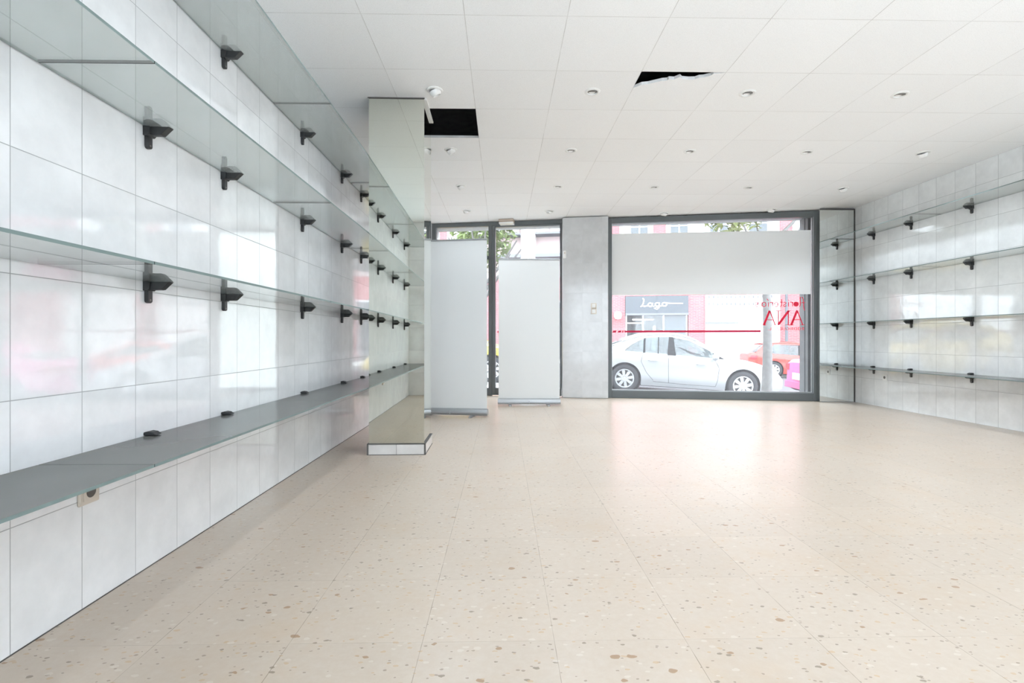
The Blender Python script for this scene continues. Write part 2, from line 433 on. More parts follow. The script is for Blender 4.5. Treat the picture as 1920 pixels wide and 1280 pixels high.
g = G(); g.box(-.045, .012, -.055, -.012, 2.175, 2.23); g.box(-.045, -.020, -.055, -.012, 2.15, 2.175)
lt = g.build('latch', M['alu_d'], d1)

# window_1
w1 = empty('window_1', D0, ROTF, 'large grey framed shop window looking onto the street', 'window', kind='structure')
g = G()
g.box(1.885, 1.949, -.03, .07, 0, 2.77); g.box(4.835, 4.902, -.03, .07, 0, 2.77)
g.box(1.949, 4.835, -.03, .07, 0, .115); g.box(1.949, 4.835, -.03, .07, 2.685, 2.77)
fr1 = g.build('frame', M['alu'], w1, bevel=.004)
g = G(); g.box(1.949, 4.835, .02, .05, .115, .128); g.box(1.949, 1.957, .02, .05, .128, 2.685); g.box(4.827, 4.835, .02, .05, .128, 2.685)
g.build('glazing_bead', M['silver'], w1)
g = G(); g.box(1.952, 4.832, .030, .038, .120, 2.683); g.build('pane', M['glass'], w1)

# return wall with the mirror strip, at the end of the right-hand wall
g = G()
g.prism([(4.558, 7.190), (5.07, 7.190), (5.07, fy(5.07) + .02), (4.655, fy(4.655) + .02), (4.60, 7.30)], 0.0, H - .012)
tag(g.build('wall_return', fw), 'short return wall behind the mirror strip', 'wall', kind='structure')
g = G()
g.box(4.556, 5.056, 7.180, 7.188, .01, 2.755)
g.prism([(4.549, 7.180), (4.556, 7.180), (4.598, 7.30), (4.590, 7.302)], .01, 2.755, mi=0)
o = g.build('mirror_strip', M['mirror_r'])
tag(o, 'tall mirror strip between the window and the shelved wall', 'mirror')
g = G(); g.box(4.549, 5.056, 7.174, 7.180, 2.755, 2.772); g.box(5.050, 5.058, 7.170, 7.180, 0, 2.77)
g.build('edge_strip', M['darkline'], o)

# ------------------------------------------------------------------ mirrored pillar
PR = math.radians(.7)
pil = empty('pillar', (-.828, 4.175, 0), PR, 'square mirror-clad pillar on a low tiled plinth', 'pillar', kind='structure')
pw, pd = .2145, .205
g = G(); g.box(-pw + .012, pw - .012, -pd + .012, pd - .012, 0, 3.4); g.build('core', M['plenum'], pil)
for (a, b, c, d) in ((-pw, pw, -pd, -pd + .006), (-pw, pw, pd - .006, pd), (-pw, -pw + .006, -pd + .006, pd - .006), (pw - .006, pw, -pd + .006, pd - .006)):
    g = G(); g.box(a, b, c, d, .088, H - .004); g.build('mirror_panel', M['mirror'], pil)
g = G(); e = .009
for (a, b, c, d) in ((-pw - e, pw + e, -pd - e, -pd), (-pw - e, pw + e, pd, pd + e), (-pw - e, -pw, -pd, pd), (pw, pw + e, -pd, pd)): g.box(a, b, c, d, .004, .082)
g.build('plinth', M['plinth'], pil, bevel=.0015)
g = G(); e = .012
for (a, b, c, d) in ((-pw - e, pw + e, -pd - e, -pd), (-pw - e, pw + e, pd, pd + e), (-pw - e, -pw, -pd, pd), (pw, pw + e, -pd, pd)): g.box(a, b, c, d, .082, .088); g.box(a, b, c, d, 0, .004)
for sx in (-1, 1): g.box(sx * (pw + .008) - .005, sx * (pw + .008) + .005, -pd - .0125, -pd - .003, .0, .086)
g.build('dark_edging', M['darkline'], pil)
g = G(); g.box(pw, pw + .018, -pd, pd + .02, H - .014, H - .001)
g.build('ceiling_trim', M['white_p'], pil)
g = G(); g.box(-pw - .008, pw + .004, -pd - .008, -pd, H - .007, H - .001); g.build('top_edge', M['darkline'], pil)

# ------------------------------------------------------------------ glass shelves
SZ = [2.338, 1.732, 1.126, .514]                 # undersides, top shelf first
SN = ['top', 'second', 'third', 'lowest']
TH = .009
def pane(wallside, k, y0, y1, label, group):
    low = (k == 3)
    g = G()
    if wallside == 'L': xa, xb = XL + .004, XL + .35
    else: xa, xb = XR - .35, XR - .004
    g.box(xa, xb, y0, y1, SZ[k], SZ[k] + TH, 0)
    g.mi = [0, 0, 2, 2, 1, 1]
    o = g.build('glass_shelf', [M['shelf_low' if low else 'shelf'], M['edge'], M['seam_edge']])
    return tag(o, label, 'shelf', group)
cuts = [-.02, 1.55, 3.12, 4.69, 6.26]
pn = ['pane nearest the camera', 'pane, next after the first seam', 'pane running up to the pillar', 'pane behind the mirrored pillar']
for k in range(4):
    for i in range(4):
        pane('L', k, cuts[i] + .0015, cuts[i + 1] - .0015, f'{SN[k]} {"dusty grey" if k == 3 else "clear"} glass shelf on the left wall, {pn[i]}', f'{SN[k]} row of glass shelves on the left wall')
rc = [7.165, 5.74, 4.25]
rn = ['pane beside the mirror strip', 'pane cut off by the photo edge']
for k in range(4):
    for i in range(2):
        pane('R', k, rc[i + 1] + .0015, rc[i] - .0015, f'{SN[k]} {"dusty grey" if k == 3 else "clear"} glass shelf on the right wall, {rn[i]}', f'{SN[k]} row of glass shelves on the right wall')

# shelf brackets: origin on the wall at the shelf's underside, arm along +x
def first_bracket(loc, label, group):
    e = empty('shelf_bracket', loc, 0, label, 'bracket', group)
    g = G(); g.prism([(.0, -.036), (.018, -.036), (.024, -.030), (.026, -.001), (.0, -.001)], -.021, .021, 'y')
    g.box(0, .016, -.024, .024, -.001, .0)
    a = g.build('wall_plate', M['black'], e, bevel=.002)
    # leg running down the wall, rounded foot, screw hole
    g = G(); n = 8
    pts = [(-.013, -.034)] + [(-.013, -.074)] + [(-.013 * math.cos(t), -.074 - .010 * math.sin(t)) for t in [PI * i / n for i in range(1, n)]] + [(.013, -.074), (.013, -.034)]
    g.prism(pts, 0.0, .016, 'x')
    b = g.build('leg', M['black'], e, bevel=.002)
    g = G(); g.lathe([(0, .0166), (.0042, .0166), (.0042, .016)], 12, Matrix.Translation((0, 0, -.072)) @ Matrix.Rotation(PI / 2, 4, 'Y'))
    s = g.build('screw', M['lampd'], b)
    g = G(); g.prism([(.022, -.031), (.066, -.031), (.094, -.004), (.098, -.0008), (.022, -.0008)], -.014, .014, 'y')
    g.prism([(.030, -.0325), (.062, -.0325), (.066, -.031), (.026, -.031)], -.010, .010, 'y')
    c = g.build('arm', M['black'], e, bevel=.0015)
    g = G(); zt = TH + .001
    g.prism([(.0, zt), (.034, zt), (.050, zt + .003), (.034, zt + .014), (.016, zt + .017), (.0, zt + .013)], -.019, .019, 'y')
    d = g.build('upper_jaw', M['black'], e, bevel=.003)
    return e, [(a, []), (b, [s]), (c, []), (d, [])]
BY = [.22, 1.12, 2.02, 2.565, 3.556, 4.43, 5.03, 5.90]
bn = ['nearer one seen only in the pillar mirror', 'farther one seen only in the pillar mirror', 'first from the camera', 'second from the camera', 'third from the camera',
      'fourth from the camera', 'last before the pillar', 'behind the mirrored pillar']
br = None
for k in range(4):
    for i, y in enumerate(BY):
        lab = f'black bracket under the {SN[k]} left-wall shelf, {bn[i]}'; gr = f'brackets under the {SN[k]} left-wall shelf'
        if br is None: br, brt = first_bracket((XL, y, SZ[k]), lab, gr)
        else: copy_thing(br, brt, (XL, y, SZ[k]), 0, lab, gr)
RY = [6.80, 6.17, 5.36]
rbn = ['next to the mirror strip', 'middle of the three', 'largest and nearest the camera']
for k in range(4):
    for i, y in enumerate(RY):
        copy_thing(br, brt, (XR, y, SZ[k]), PI, f'black bracket under the {SN[k]} right-wall shelf, {rbn[i]}', f'brackets under the {SN[k]} right-wall shelf')
for k in range(4):
    copy_thing(br, brt, (XR, 4.60, SZ[k]), PI, f'black bracket under the {SN[k]} right-wall shelf, just outside the photo edge', f'brackets under the {SN[k]} right-wall shelf')

# ------------------------------------------------------------------ ceiling lamps
def lamp_fill(parent, z):
    # fill light added to an unlit-looking fitting; the cone limits its glints on walls
    l = bpy.data.lights.new('lamp_fill', 'SPOT'); l.energy = LAMP_W; l.color = (.80, .90, 1.0)
    l.spot_size = math.radians(126); l.spot_blend = .45; l.shadow_soft_size = .035
    o = bpy.data.objects.new('lamp_fill', l); COL.objects.link(o); o.parent = parent; o.location = (0, 0, z)
def downlight(x, y, label, group):
    e = empty('recessed_downlight', (x, y, H), 0, label, 'ceiling lamp', group)
    g = G(); g.lathe([(.060, 0), (.060, -.003), (.055, -.007), (.045, -.009), (.040, -.007), (.038, .0)], 32)
    g.build('ring', M['lampw'], e, smooth=True)
    g = G(); g.lathe([(.038, .0), (.036, -.004), (.030, -.006), (.027, -.002), (0, -.001)], 24, Matrix.Rotation(.22, 4, 'X'))
    c = g.build('gimbal', M['lampd'], e, smooth=True)
    lamp_fill(e, -.012)
def eyeball(x, y, label, group, big=False):   # the big ones along the shop front are switched off
    e = empty('eyeball_spotlight', (x, y, H), 0, label, 'ceiling lamp', group)
    s = 1.12 if big else 1.0
    g = G(); g.lathe([(.062 * s, 0), (.062 * s, -.004), (.055 * s, -.009), (.046 * s, -.010), (.044 * s, 0)], 32)
    g.build('ring', M['lampw'], e, smooth=True)
    R = Matrix.Translation((0, 0, -.004)) @ Matrix.Rotation(-.45 if not big else .15, 4, 'Y') @ Matrix.Rotation(.25, 4, 'X')
    g = G(); g.lathe([(.044 * s, .002), (.043 * s, -.016), (.038 * s, -.030), (.031 * s, -.038), (.029 * s, -.036), (.026 * s, -.024), (0, -.022)], 28, R)
    g.build('lamp_head', M['lampw'], e, smooth=True)
    g = G(); g.lathe([(.0255 * s, -.0255), (0, -.0250)], 20, R)
    g.build('reflector', M['lampd'], e)
    if not big: lamp_fill(e, -.055)
rows = [3.845, 5.045, 6.24]
rown = ['row nearest the camera', 'second row from the camera', 'third row from the camera']
cols = [-.512, .685, 1.876, 3.06, 4.25]
coln = ['', 'first from the left', 'second from the left', 'third from the left', '']
gl = 'recessed ceiling lamps in a square pattern'
for r, y in enumerate(rows):
    for c, x in enumerate(cols):
        if r == 0 and c == 4: continue
        if c == 0: eyeball(x, y, f'white tilted eyeball ceiling lamp, {rown[r]}, beside the pillar', gl)
        elif c == 4: eyeball(x, y, f'white tilted eyeball ceiling lamp, {rown[r]}, beside right wall', gl)
        else: downlight(x, y, f'flat ring ceiling lamp, {rown[r]}, {coln[c]}', gl)
fl = [(-.524, 7.44, 'over the left door pane'), (.691, 7.44, 'over the door leaf beside the pier'), (2.414, 7.52, 'over the left half of the window'), (3.902, 7.28, 'over the right half of the window')]
for x, y, t in fl: eyeball(x, y, f'grey-white bowl shaped ceiling spotlight at the shop front, {t}', 'spotlights along the shop front', True)
# the same pattern carries on out of view; these lamps also add fill light
for x, y in [(c_, r_) for r_ in (2.645,) for c_ in cols] + [(4.25, 3.845)]:
    downlight(x, y, 'flat ring ceiling lamp above the photo edge, over the camera end', 'ceiling lamps over the camera end of the shop')

# presence sensor over the door
ms = empty('presence_sensor', front(.32, -.0, 2.785), ROTF, 'small ivory sensor box on the ceiling above the door', 'sensor')
g = G(); g.box(-.115, .115, -.165, -.012, -.075, 0); g.build('housing', M['white_p'], ms, bevel=.006)
g = G(); g.box(-.117, .117, -.168, -.02, -.016, -.007); g.box(-.117, .117, -.168, -.02, -.045, -.035); g.build('band', M['brown_p'], ms)
g = G(); g.box(-.116, .116, -.1675, -.02, -.034, -.017); g.build('lens', M['beige_p'], ms)

# ------------------------------------------------------------------ small wall fittings
def socket(name, loc, rotz, w_, h_, label, mat, cat='socket'):
    """flat plate facing local +x"""
    e = empty(name, loc, rotz, label, cat)
    g = G(); g.box(0, .010, -w_ / 2, w_ / 2, -h_ / 2, h_ / 2); g.build('plate', mat, e, bevel=.006)
    g = G(); g.box(.010, .014, -w_ * .34, w_ * .34, -h_ * .34, h_ * .34); g.build('insert', mat, e, bevel=.003)
    return e
s1 = socket('wall_socket', (XL, 1.735, .388), 0, .084, .084, 'ivory power socket under the lowest left shelf', M['beige_p'])
g = G(); g.lathe([(.020, .0145), (.019, .0148), (.0, .0146)], 24, Matrix.Rotation(PI / 2, 4, 'Y')); g.build('socket_well', M['socketd'], s1)
s2 = socket('wall_socket', (XR, 6.60, .397), PI, .080, .085, 'white power socket low on the right wall under the lowest shelf', M['white_p'])
g = G(); g.lathe([(.019, .0145), (.018, .0148), (.0, .0146)], 24, Matrix.Rotation(PI / 2, 4, 'Y')); g.build('socket_well', M['socketd'], s2)
def on_pier(s, z): return front(s, -.155, z)
sw = empty('light_switch', on_pier(1.672, 1.37), ROTF - PI / 2, 'pair of ivory light switches stacked on the grey pier', 'switch')
g = G(); g.box(0, .008, -.043, .043, .0, .083); g.box(0, .008, -.043, .043, -.085, -.002); g.build('plate', M['beige_p'], sw, bevel=.008)
for z in (.041, -.043):
    g = G(); g.box(.008, .013, -.027, .027, z - .028, z + .028); g.build('rocker', M['white_p'], sw, bevel=.003)
al = empty('door_detector', on_pier(1.232, 2.20), ROTF - PI / 2, 'small white rounded detector high on the grey pier', 'detector')
g = G(); g.box(0, .03, -.026, .026, -.062, .062); g.build('housing', M['white_p'], al, bevel=.014)
g = G(); g.lathe([(.012, .0305), (.010, .034), (0, .035)], 16, Matrix.Translation((0, 0, .022)) @ Matrix.Rotation(PI / 2, 4, 'Y')); g.build('lens', M['beige_p'], al, smooth=True)

# ------------------------------------------------------------------ banner stands
def banner(loc, rotz, wd, top, label):
    e = empty('roll_up_banner', loc, rotz, label, 'banner', 'plain roll-up banners at the door')
    hb = .092; h = wd / 2
    g = G(); g.prism([(-.045, .016), (.045, .016), (.052, .03), (.05, .055), (.03, .082), (.012, hb), (-.012, hb), (-.03, .082), (-.05, .055), (-.052, .03)], -h - .010, h + .010, 'x')
    b = g.build('cassette', M['silver'], e, bevel=.002)
    g = G(); g.box(-h - .0105, h + .0105, -.0535, -.049, .034, .040); g.build('groove', M['darkline'], b)
    for sx in (-1, 1):
        g = G(); g.prism([(-.014, -.010), (.014, -.010), (.010, .016), (-.010, .016)], -h - .014 if sx < 0 else h + .010, -h - .010 if sx < 0 else h + .014, 'x'); 
    for sx in (-.26, .26):
        g = G(); g.prism([(sx - .012, -.15), (sx + .012, -.15), (sx + .022, -.08), (sx + .022, .08), (sx + .012, .15), (sx - .012, .15), (sx - .022, .08), (sx - .022, -.08)], .0, .016)
        g.build('foot', M['silver'], e, bevel=.003)
    g = G(); g.box(-h, h, -.0012, .0012, hb - .004, top - .012); g.build('banner_sheet', M['sheet'], e)
    g = G(); g.box(-h - .002, h + .002, -.010, .010, top - .018, top); g.build('top_rail', M['silver'], e, bevel=.002)
    g = G(); g.tube([(0, .016, .06), (0, .016, top + .03)], .006, 8); g.build('pole', M['silver'], e)
    g = G(); g.tube([(0, -.05, .035), (0, -.054, .030), (0, -.054, .070)], .004, 6); g.build('latch', M['silver'], e)
    return e
bl = Vector((-.605, 5.975, 0)); banner(bl, -A, .862, 2.075, 'taller plain grey roll-up banner standing just behind the mirrored pillar')
banner((.3655, 6.93, 0), math.radians(-1.0), .836, 2.005, 'shorter plain grey roll-up banner standing in front of the door leaf')

# ------------------------------------------------------------------ on the window glass
GO = .024                                        # inner side of the glass
g = G(); g.prism([(1.951, 1.584), (4.806, 1.563), (4.806, 2.498), (1.951, 2.530)], .004, .016, 'y')
tag(g.build('poster_panel', M['board'], loc=D0, rotz=ROTF), 'wide blank light grey panel across the upper shop window', 'poster')
g = G()
def bar(s0, s1, z0, z1, sl=.0): g.prism([(s0, z0), (s1, z0), (s1 + sl, z1), (s0 + sl, z1)], .0255, .0285, 'y')
bar(2.145, 4.125, 1.006, 1.036)
for s0, s1 in ((1.960, 2.012), (2.040, 2.086), (2.098, 2.116), (2.123, 2.131)): bar(s0, s1, 1.006, 1.036, .012)
tag(g.build('vinyl_stripe', M['stripe'], loc=D0, rotz=ROTF), 'dark red vinyl stripe ending in dashes across the shop window', 'stripe')
g = G()
for s0, s1 in ((.150, .176), (.19, 1.13)): bar(s0 + 0, s1, 1.006, 1.036, .006)
g.v = [(v[0], v[1] - .018, v[2]) for v in g.v]
tag(g.build('vinyl_stripe', M['stripe'], loc=D0, rotz=ROTF), 'dark red vinyl stripe across the door leaf behind the banner', 'stripe')

# florist's lettering, stuck to read from the street: built in its own reading direction then turned
def letter_frame(s_start, z): return lambda p: (s_start - p[0], z + p[1])
lt_root = empty('window_lettering', D0, ROTF, 'red florist lettering stuck on the shop window, reversed from inside', 'lettering')
def strokes(name, frame, items, mat):
    g = G()
    for pts, wd in items:
        g.ribbon([frame(p) for p in pts], wd, .003)
    g.v = [(v[0], v[1] + .0255, v[2]) for v in g.v]
    return g.build(name, mat, lt_root)
def serifA(x):
    return [([(x + .005, 0), (x + .083, .215)], .013), ([(x + .083, .215), (x + .166, 0)], .030), ([(x + .035, .080), (x + .135, .080)], .009),
            ([(x - .018, .004), (x + .034, .004)], .008), ([(x + .132, .004), (x + .200, .004)], .008)]
def serifN(x):
    return [([(x + .020, 0), (x + .020, .215)], .013), ([(x + .014, .212), (x + .158, .008)], .031), ([(x + .158, 0), (x + .158, .215)], .013),
            ([(x - .012, .004), (x + .052, .004)], .008), ([(x - .016, .211), (x + .026, .211)], .008), ([(x + .126, .211), (x + .190, .211)], .008)]
strokes('name_lettering', letter_frame(4.735, 1.110), serifA(0.02) + serifN(.205) + serifA(.400), M['red'])
fl_ = []
def arc(cx, cy, r, a0, a1, n=10, ry=None): return [(cx + r * math.cos(a0 + (a1 - a0) * i / n), cy + (ry or r) * math.sin(a0 + (a1 - a0) * i / n)) for i in range(n + 1)]
W1 = .0095
fl_.append(([(.0, -.06), (.012, -.03), (.020, .10), (.032, .135), (.048, .130)], W1)); fl_.append(([(-.004, .055), (.045, .055)], W1))       # f
fl_.append(([(.062, .140), (.060, .02), (.066, .0), (.076, .004)], W1))                                                                     # l
x = .165
fl_.append(([(x, .068), (x, .0)], W1)); fl_.append((arc(x + .022, .036, .022, PI, PI * .25, 8, .030), W1))                                   # r
x = .222
fl_.append(([(x, .064), (x, .0)], W1)); fl_.append(([(x - .004, .094), (x + .004, .094)], .009))                                             # i
x = .250
def ess(x): return [(x + .042, .056), (x + .024, .067), (x + .006, .056), (x + .010, .040), (x + .034, .028), (x + .042, .014), (x + .026, .0), (x + .002, .010)]
fl_.append((ess(x), W1))
x = .318
fl_.append(([(x, .110), (x, .014), (x + .010, .0), (x + .026, .004)], W1)); fl_.append(([(x - .016, .066), (x + .024, .066)], W1))           # t
x = .368
fl_.append(([(x, .036), (x + .046, .036)] + arc(x + .024, .034, .024, .1, PI * 1.75, 14, .034), W1))                                         # e
x = .440
fl_.append(([(x, .068), (x, .0)], W1)); fl_.append((arc(x + .022, .036, .022, PI, PI * .25, 8, .030), W1))                                   # r
x = .500
fl_.append(([(x, .064), (x, .0)], W1)); fl_.append(([(x, .088), (x + .022, .116)], .009))                                                    # i acute
x = .560
fl_.append((arc(x + .002, .033, .027, .2, 2 * PI + .2, 16, .033), W1)); fl_.append(([(x + .031, .066), (x + .031, .010), (x + .042, .0)], W1)) # a
x = .640
fl_.append((ess(x), W1))
strokes('script_lettering', letter_frame(4.735, 1.385), fl_, M['red'])
g = G(); n = 28; cx, cz = 4.735 - .118, 1.385 + .034
g.prism([(cx + .036 * math.cos(2 * PI * i / n), cz + .036 * math.sin(2 * PI * i / n)) for i in range(n)], .0253, .0287, 'y'); g.build('round_letter', M['red'], lt_root)

def text_mesh(body, size, mat, name, parent, align='LEFT', extrude=.0015, spacing=1.0):
    cu = bpy.data.curves.new('t', 'FONT'); cu.body = body; cu.size = size; cu.extrude = extrude; cu.align_x = align; cu.space_character = spacing
    ob = bpy.data.objects.new('t', cu); COL.objects.link(ob)
    dg = C.evaluated_depsgraph_get(); dg.update()
    me = bpy.data.meshes.new_from_object(ob.evaluated_get(dg))
    bpy.data.objects.remove(ob); me.name = name
    me.materials.clear(); me.materials.append(mat)
    o = bpy.data.objects.new(name, me); COL.objects.link(o); o.parent = parent
    return o
o = text_mesh('RODRIGUEZ S.L.', .062, M['red'], 'small_lettering', lt_root, spacing=1.12)
o.rotation_euler = (PI / 2, 0, PI); o.location = (4.728, .027, 1.036)
# ------------------------------------------------------------------ the street outside
SL = -.055
def zs(s): return -.36 + SL * (s - 2.43)          # the street falls away to the right
def sloped(name, s0, s1, o0, o1, dz, th, mat, label, cat):
    g = G(); g.prism([(s0, zs(s0) + dz - th), (s1, zs(s1) + dz - th), (s1, zs(s1) + dz), (s0, zs(s0) + dz)], o0, o1, 'y')
    return tag(g.build(name, mat, loc=D0, rotz=ROTF), label, cat, kind='structure')
M['asphalt'] = plain('worn_asphalt', (.10, .10, .105), .85, .2, var=.25, scale=3)
M['paving'] = plain('pavement_slabs', (.30, .295, .285), .85, .2, var=.12, scale=4)
M['brick'] = brick_mat('red_brick', (.42, .100, .108), (.34, .078, .088), (.38, .28, .28))
M['cream'] = plain('pale_render', (.62, .60, .58), .85, .2, var=.04)
M['rose'] = plain('pale_rose_render', (.45, .355, .345), .85, .2, var=.05)
M['greyfas'] = plain('grey_shop_fascia', (.075, .085, .095), .6, .3, var=.1)
M['shutter'] = plain('painted_shutter', (.50, .505, .51), .6, .3)
M['win_frame'] = plain('white_window_frame', (.62, .63, .64), .5)
M['dark_pane'] = plain('dark_window_pane', (.060, .072, .080), .08, .6)  # even dark glossy colour for the far panes
M['shop_in'] = plain('shop_interior', (.12, .13, .135), .9, .2, var=.25, scale=2)
M['ledge'] = plain('grey_stone_ledge', (.16, .165, .18), .8, .2)
sloped('street', -30, 40, 3.5, 16.3, 0, .2, M['asphalt'], 'grey asphalt street sloping down past the shop', 'street')
sloped('pavement', -30, 40, .10, 3.5, .10, .3, M['paving'], 'narrow pavement directly outside the shop window', 'pavement')
sloped('pavement', -30, 40, 16.3, 18.6, .12, .3, M['paving'], 'far pavement at the foot of the brick building', 'pavement')
sloped('kerb', -30, 40, 16.1, 16.3, .11, .3, M['cream'], 'pale kerb on the far side of the street', 'kerb')

# brick building with shop, shutter and upper windows
OB = 18.0
def fbox(g, s0, s1, o0, o1, z0, z1, mi=0): return g.box(s0, s1, o0, o1, z0, z1, mi)
bb = empty('street_building', front(2.0, OB), ROTF, 'red brick building with white panels across the street, behind the silver car', 'building')
B0 = 2.0
def bx(s0, s1, z0, z1, o0, o1, mat, name, par=None):
    g = G(); g.box(s0 - B0, s1 - B0, o0, o1, z0, z1); return g.build(name, mat, par or bb)
g = G()
g.box(0, 1.415, 0, 8, -3, 5.0); g.box(1.415, 4.474, 0, 8, 3.067, 5.0); g.box(1.415, 4.474, 2.2, 8, -3, 3.067)
g.box(4.474, 28, 0, 8, -3, 5.0); g.box(0, 28, 0, 8, 5.0, 12)
g.build('brick_wall', M['brick'], bb)
bx(7.253, 10.68, -2.5, 3.05, -.06, .0, M['cream'], 'white_panel')
bx(11.64, 14.5, -2.5, 3.05, -.06, .0, M['cream'], 'white_panel')
for s0, s1 in ((3.15, 4.78), (5.40, 10.65), (11.25, 14.0)): bx(s0, s1, 5.0, 11, -.05, 0, M['cream'], 'white_panel')
bx(2.0, 14.5, 4.7, 5.0, -.12, 0, M['cream'], 'string_course')
for s0 in (3.63, 5.54, 7.4, 9.2, 11.9):
    for z0 in (5.75, 8.8):
        f = G(); s = s0 - B0; wv = .95; z1 = z0 + 1.55
        f.box(s, s + .06, -.09, -.05, z0, z1); f.box(s + wv - .06, s + wv, -.09, -.05, z0, z1); f.box(s, s + wv, -.09, -.05, z0, z0 + .06); f.box(s, s + wv, -.09, -.05, z1 - .06, z1)
        f.box(s + wv / 2 - .03, s + wv / 2 + .03, -.085, -.05, z0, z1); f.box(s, s + wv, -.085, -.05, z0 + .72, z0 + .77)
        fo = f.build('window', M['win_frame'], bb)
        p = G(); p.box(s + .05, s + wv - .05, -.07, -.052, z0 + .05, z1 - .05); p.build('pane', M['dark_pane'], fo)
# shutter and row of small hooks on the white panel
g = G(); g.box(7.303 - B0, 8.715 - B0, -.11, -.06, -1.2, 1.655)
for i in range(34): g.box(7.36 - B0, 8.66 - B0, -.125, -.11, -1.15 + i * .08, -1.15 + i * .08 + .062)
g.build('roller_shutter', M['shutter'], bb)
bx(7.26, 8.76, 1.655, 1.76, -.14, -.06, M['ledge'], 'shutter_box')
for zz in (2.97, 2.62):
    for i in range(15):
        g = G(); g.box(7.40 + i * .205 - B0, 7.45 + i * .205 - B0, -.13, -.06, zz - .06, zz + .06); g.build('hook', M['ledge'], bb)
# clothes shop front in the opening
sf = empty('shop_front', front(3.415, OB - .02), ROTF, 'small grey clothes shop front with a white script sign, in the brick building', 'shop')
S0 = 3.415
def sx(s0, s1, z0, z1, o0, o1, mat, name, par=None):
    g = G(); g.box(s0 - S0, s1 - S0, o0, o1, z0, z1); return g.build(name, mat, par or sf)
fas = sx(3.43, 6.46, 2.16, 3.05, -.05, .25, M['greyfas'], 'fascia')
sx(3.43, 6.46, 2.10, 2.20, -.08, .25, M['ledge'], 'sill_rail')
g = G(); g.box(.02, 3.04, 2.0, 2.15, -1.5, 2.2); g.box(.02, 3.04, .2, 2.0, -.75, -.60); g.build('back_wall', M['shop_in'], sf)
for s in (3.44, 4.26, 5.26, 6.36): sx(s, s + .07, -.7, 2.12, .06, .14, M['win_frame'], 'mullion')
sx(3.44, 6.44, -.75, -.2, .02, .2, M['greyfas'], 'stall_riser')
sx(5.34, 6.36, -.2, 2.1, .09, .11, M['dark_pane'], 'door_pane')
sx(3.50, 4.26, -.2, 2.1, .09, .10, glass_sheet('far_shop_glass', (.9, .93, .93), 0, (1, 1, 1)), 'pane')
sx(4.33, 5.26, -.2, 2.1, .09, .10, bpy.data.materials['far_shop_glass'], 'pane')
em = NT('fluorescent_tube'); em = em.done(em.n('ShaderNodeEmission', {'Color': (1, 1, 1, 1), 'Strength': 16.0}).outputs[0])
for s0, s1, z in ((3.85, 4.9, 1.92), (3.6, 4.3, 1.74)):
    g = G(); g.tube([(s0 - S0, .9, z), (s1 - S0, .9, z)], .025, 8); g.build('light_tube', em, sf)
g = G(); g.box(3.46 - S0, 4.25 - S0, .5, 1.0, 1.28, 1.33); g.box(3.46 - S0, 4.25 - S0, .5, 1.0, .55, .60); g.build('display_shelf', M['win_frame'], sf)
# script sign: white brush strokes, long tail after the last letter
SG = []
def sc_(p): return (p[0], p[1])
SG.append(([(.10, .42), (.16, .36), (.12, .16), (.05, .03), (.0, .0), (.06, .05), (.20, .02), (.34, .06)], .055))                # L
SG.append((arc(.46, .10, .10, .9, 2 * PI + .6, 16, .085) , .055)); SG.append(([(.57, .19), (.55, .03), (.66, .02)], .055))      # a
SG.append((arc(.80, .11, .10, .9, 2 * PI + .6, 16, .085), .055)); SG.append(([(.91, .20), (.88, -.05), (.78, -.13), (.66, -.09), (.82, .0), (1.02, .04)], .05))  # g
SG.append((arc(1.14, .11, .11, 1.0, 2 * PI + 1.0, 18, .085), .055)); SG.append(([(1.20, .18), (1.50, .155), (2.02, .150)], [.05, .05, .035]))  # o and tail
g = G()
for pts, wd in SG: g.ribbon([(4.17 - S0 + p[0], 2.52 + p[1]) for p in pts], wd, .02)
g.v = [(v[0], v[1] - .072, v[2]) for v in g.v]
g.build('sign_lettering', plain('white_sign_paint', (.85, .85, .85), .5), fas)
# mannequin torso in the display window
mq = empty('mannequin', front(4.93, OB + .75, -.60), ROTF, 'white mannequin in a pale top inside the clothes shop window', 'mannequin')
M['manq'] = plain('white_mannequin', (.78, .78, .77), .45)
g = G(); rows = []
for z, rx, ry, dy in ((.55, .13, .10, 0), (.80, .165, .115, 0), (1.0, .175, .12, 0), (1.18, .150, .10, 0), (1.38, .185, .12, 0), (1.55, .205, .115, 0), (1.68, .225, .095, 0), (1.76, .20, .08, 0), (1.81, .10, .065, 0),
                      (1.85, .058, .058, 0), (1.93, .055, .06, -.01), (1.97, .075, .09, -.02), (2.06, .085, .105, -.02), (2.14, .080, .098, -.02), (2.20, .045, .055, -.02), (2.22, .004, .004, -.02)):
    rows.append([(rx * math.cos(2 * PI * k / 20), dy + ry * math.sin(2 * PI * k / 20), z) for k in range(21)])
g.sheet(rows); g.build('torso', M['manq'], mq, smooth=True)
for sgn in (-1, 1):
    g = G(); g.tube([(sgn * .19, 0, 1.70), (sgn * .25, 0, 1.60), (sgn * .275, .01, 1.36), (sgn * .29, -.03, 1.10), (sgn * .28, -.06, .98)], [.055, .058, .046, .038, .028], 12); g.build('arm', M['manq'], mq, smooth=True)
g = G(); g.tube([(0, 0, 0.02), (0, 0, .56)], .018, 8); g.lathe([(0, 0), (.16, 0), (.16, .015), (.03, .02)], 20); g.build('stand', M['silver'], mq)

